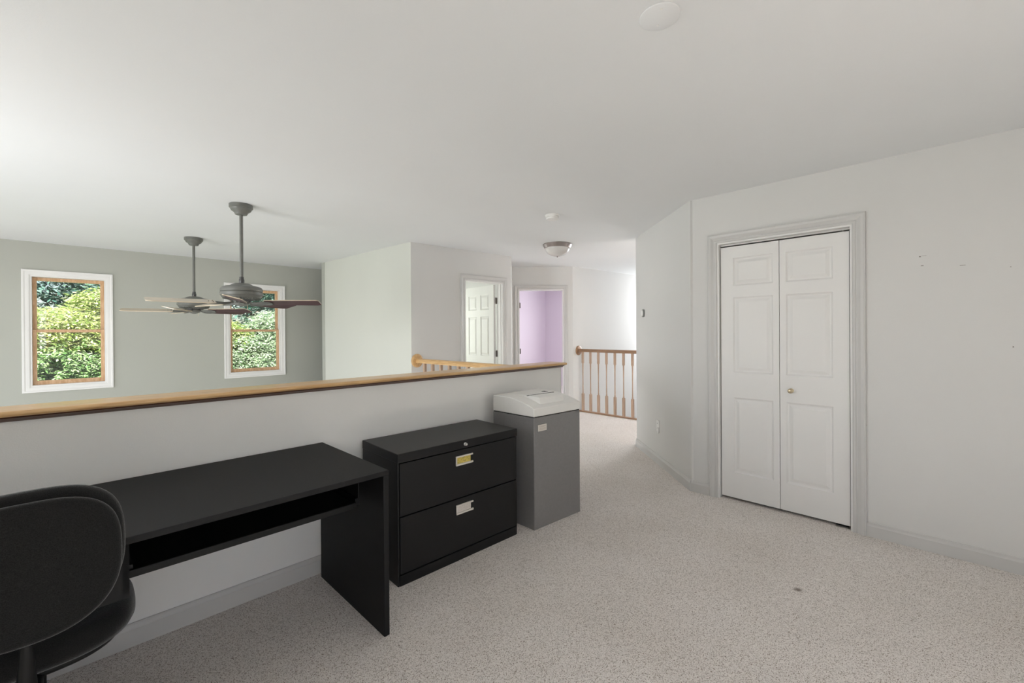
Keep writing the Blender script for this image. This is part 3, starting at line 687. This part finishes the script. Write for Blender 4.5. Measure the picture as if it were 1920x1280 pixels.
# ------------------------------------------------------------------ trees beyond the windows
struct('ground', MB().prism([(-60,7.8),(70,7.8),(70,90),(-60,90)], -3.2, -3.0), M['lawn'], 'lawn behind the house')
rng = np.random.default_rng(5)
def foliage(center, radii, sprays, leaf_len, leaflets, droop, m, parent, shell=.35, wid=.31):
    """leaves as bent rhombs on drooping sprays scattered through an ellipsoid crown"""
    c = np.array(center); rd = np.array(radii)
    d = rng.normal(size=(sprays,3)); d /= np.linalg.norm(d,axis=1)[:,None]
    rr = shell+(1-shell)*rng.random(sprays)**.5
    base = c + d*rd*rr[:,None]
    az = np.arctan2(d[:,1],d[:,0]) + rng.normal(size=sprays)*.9
    L = leaf_len*leaflets*.26
    V = []
    for i in range(leaflets):
        u = i/(leaflets-1)
        side = 1 if i%2 else -1
        ax = np.stack([np.cos(az),np.sin(az),-droop*u+rng.normal(size=sprays)*.15],1)
        p = base + ax*(u*L)
        la = az + side*(1.15-.5*u) + rng.normal(size=sprays)*.25
        if i == leaflets-1: la = az
        dr = np.stack([np.cos(la),np.sin(la),-droop*.8+rng.normal(size=sprays)*.3],1); dr /= np.linalg.norm(dr,axis=1)[:,None]
        up = np.stack([rng.normal(size=sprays)*.35,rng.normal(size=sprays)*.35,np.ones(sprays)],1)
        sd = np.cross(dr,up); sd /= np.linalg.norm(sd,axis=1)[:,None]
        l = leaf_len*(.75+.5*rng.random(sprays))[:,None]
        V.append(np.stack([p, p+dr*l*.45+sd*l*wid*.5, p+dr*l, p+dr*l*.45-sd*l*wid*.5],1))
    V = np.concatenate(V,0).reshape(-1,3); nq = len(V)//4
    me = bpy.data.meshes.new('foliage'); me.vertices.add(len(V)); me.vertices.foreach_set('co', V.ravel())
    me.loops.add(nq*4); me.loops.foreach_set('vertex_index', np.arange(nq*4)); me.polygons.add(nq)
    me.polygons.foreach_set('loop_start', np.arange(nq)*4); me.polygons.foreach_set('loop_total', np.full(nq,4)); me.update(calc_edges=True)
    me.materials.append(m); o = bpy.data.objects.new('foliage', me); COL.objects.link(o); o.parent = parent; o['kind'] = 'stuff'
    return o
LM = dict(
    lime=leaf_mat('lime_leaves', [(.10,.19,.03),(.25,.34,.07),(.43,.46,.18),(.58,.56,.36)]),
    green=leaf_mat('green_leaves', [(.08,.18,.05),(.18,.32,.10),(.33,.44,.20),(.52,.58,.40)]),
    pale=leaf_mat('pale_leaves', [(.11,.20,.09),(.24,.33,.18),(.40,.47,.32),(.56,.59,.47)]),
    teal=leaf_mat('dark_teal_leaves', [(.02,.06,.045),(.04,.10,.07),(.08,.16,.12),(.14,.22,.18)], trans=.2),
    dark=leaf_mat('dark_green_leaves', [(.02,.05,.025),(.04,.09,.045),(.08,.15,.07),(.14,.21,.12)], trans=.2),
)
def tree(name, label, x, y, trunk_r, h, crowns, nbranch=7, group='trees beyond the windows'):
    t = thing(name, label, 'tree', (x,y,-3.0), 0, group)
    top = Vector((rng.normal()*.2, rng.normal()*.2, h))
    tb = MB().tube([(0,0,0),(.05,.02,h*.35),(top.x*.6,top.y*.6,h*.7),top], [trunk_r,trunk_r*.8,trunk_r*.55,trunk_r*.25], 9)
    tk = obj('trunk', tb, M['bark'], t, smooth=60)
    for (c, rd, *_ ) in crowns[:1]:
        for k in range(nbranch):
            a = 2*math.pi*(k+rng.random()*.6)/nbranch; hb = h*(.35+.5*rng.random())
            e = Vector((c[0]+math.cos(a)*rd[0]*.85, c[1]+math.sin(a)*rd[1]*.85, min(c[2]+rd[2]*.6, hb+rd[2]*.5)))
            s = Vector((.04,.02,hb)); mid = s.lerp(e,.5)+Vector((0,0,-.08))
            obj('branch', MB().tube([s,mid,e], [trunk_r*.35,trunk_r*.22,trunk_r*.08], 6), M['bark'], t, smooth=60)
    for (c, rd, sp, ll, nl, dr, m) in crowns: foliage(c, rd, sp, ll, nl, dr, LM[m], t)
    return t
tree('leafy_tree', 'sunlit lime green tree filling the left sash window', -.35, 11.3, .09, 4.4,
     [((0,-.25,3.35),(1.3,1.25,1.15),5600,.095,11,.35,'green'), ((-.15,-.05,4.25),(1.2,1.0,.62),3000,.095,11,.3,'lime'), ((.75,.3,4.75),(.5,.5,.55),700,.095,11,.3,'lime')])
tree('leafy_tree', 'pale green bushy tree filling the right sash window', 2.85, 11.4, .09, 4.0,
     [((0,0,3.4),(1.2,1.0,1.0),5200,.085,13,.3,'pale'), ((.6,.2,4.4),(.62,.6,.55),1200,.085,11,.3,'pale'), ((-.62,.1,4.25),(.42,.5,.45),700,.095,11,.35,'lime')])
tree('leafy_tree', 'bright green tree standing between the two window views', 1.25, 14.4, .08, 4.4,
     [((0,0,3.7),(1.0,.9,1.3),2500,.1,11,.3,'green')])
tree('leafy_tree', 'lime green tree left of the left window view', -4.1, 11.6, .08, 4.2, [((0,0,3.6),(1.1,.9,1.3),2500,.1,11,.3,'lime')])
tree('leafy_tree', 'light green tree seen beside the right window', 6.3, 11.8, .08, 4.3, [((0,0,3.7),(1.1,.9,1.3),2500,.1,11,.3,'pale')])
for i, (x, y, h, m, lb) in enumerate([(-1.9,18.6,8.5,'teal','tall dark teal tree behind the lime tree'),(1.4,25.5,10,'dark','tall dark green tree behind the gap between windows'),(4.6,18.6,8.5,'teal','tall dark teal tree behind the pale bush'),
                                  (8.2,25.5,10,'dark','tall dark green tree farther along the lawn'),(-5.6,25.5,10,'dark','tall dark tree at the far end of the lawn'),(11.2,18.6,9,'teal','tall teal tree at the lawn corner')]):
    tree('dark_tree', lb, x, y, .18, h, [((0,0,h*.55),(2.0,1.8,h*.45),2600,.20,9,.25,m)], 6, 'dark trees at the back')
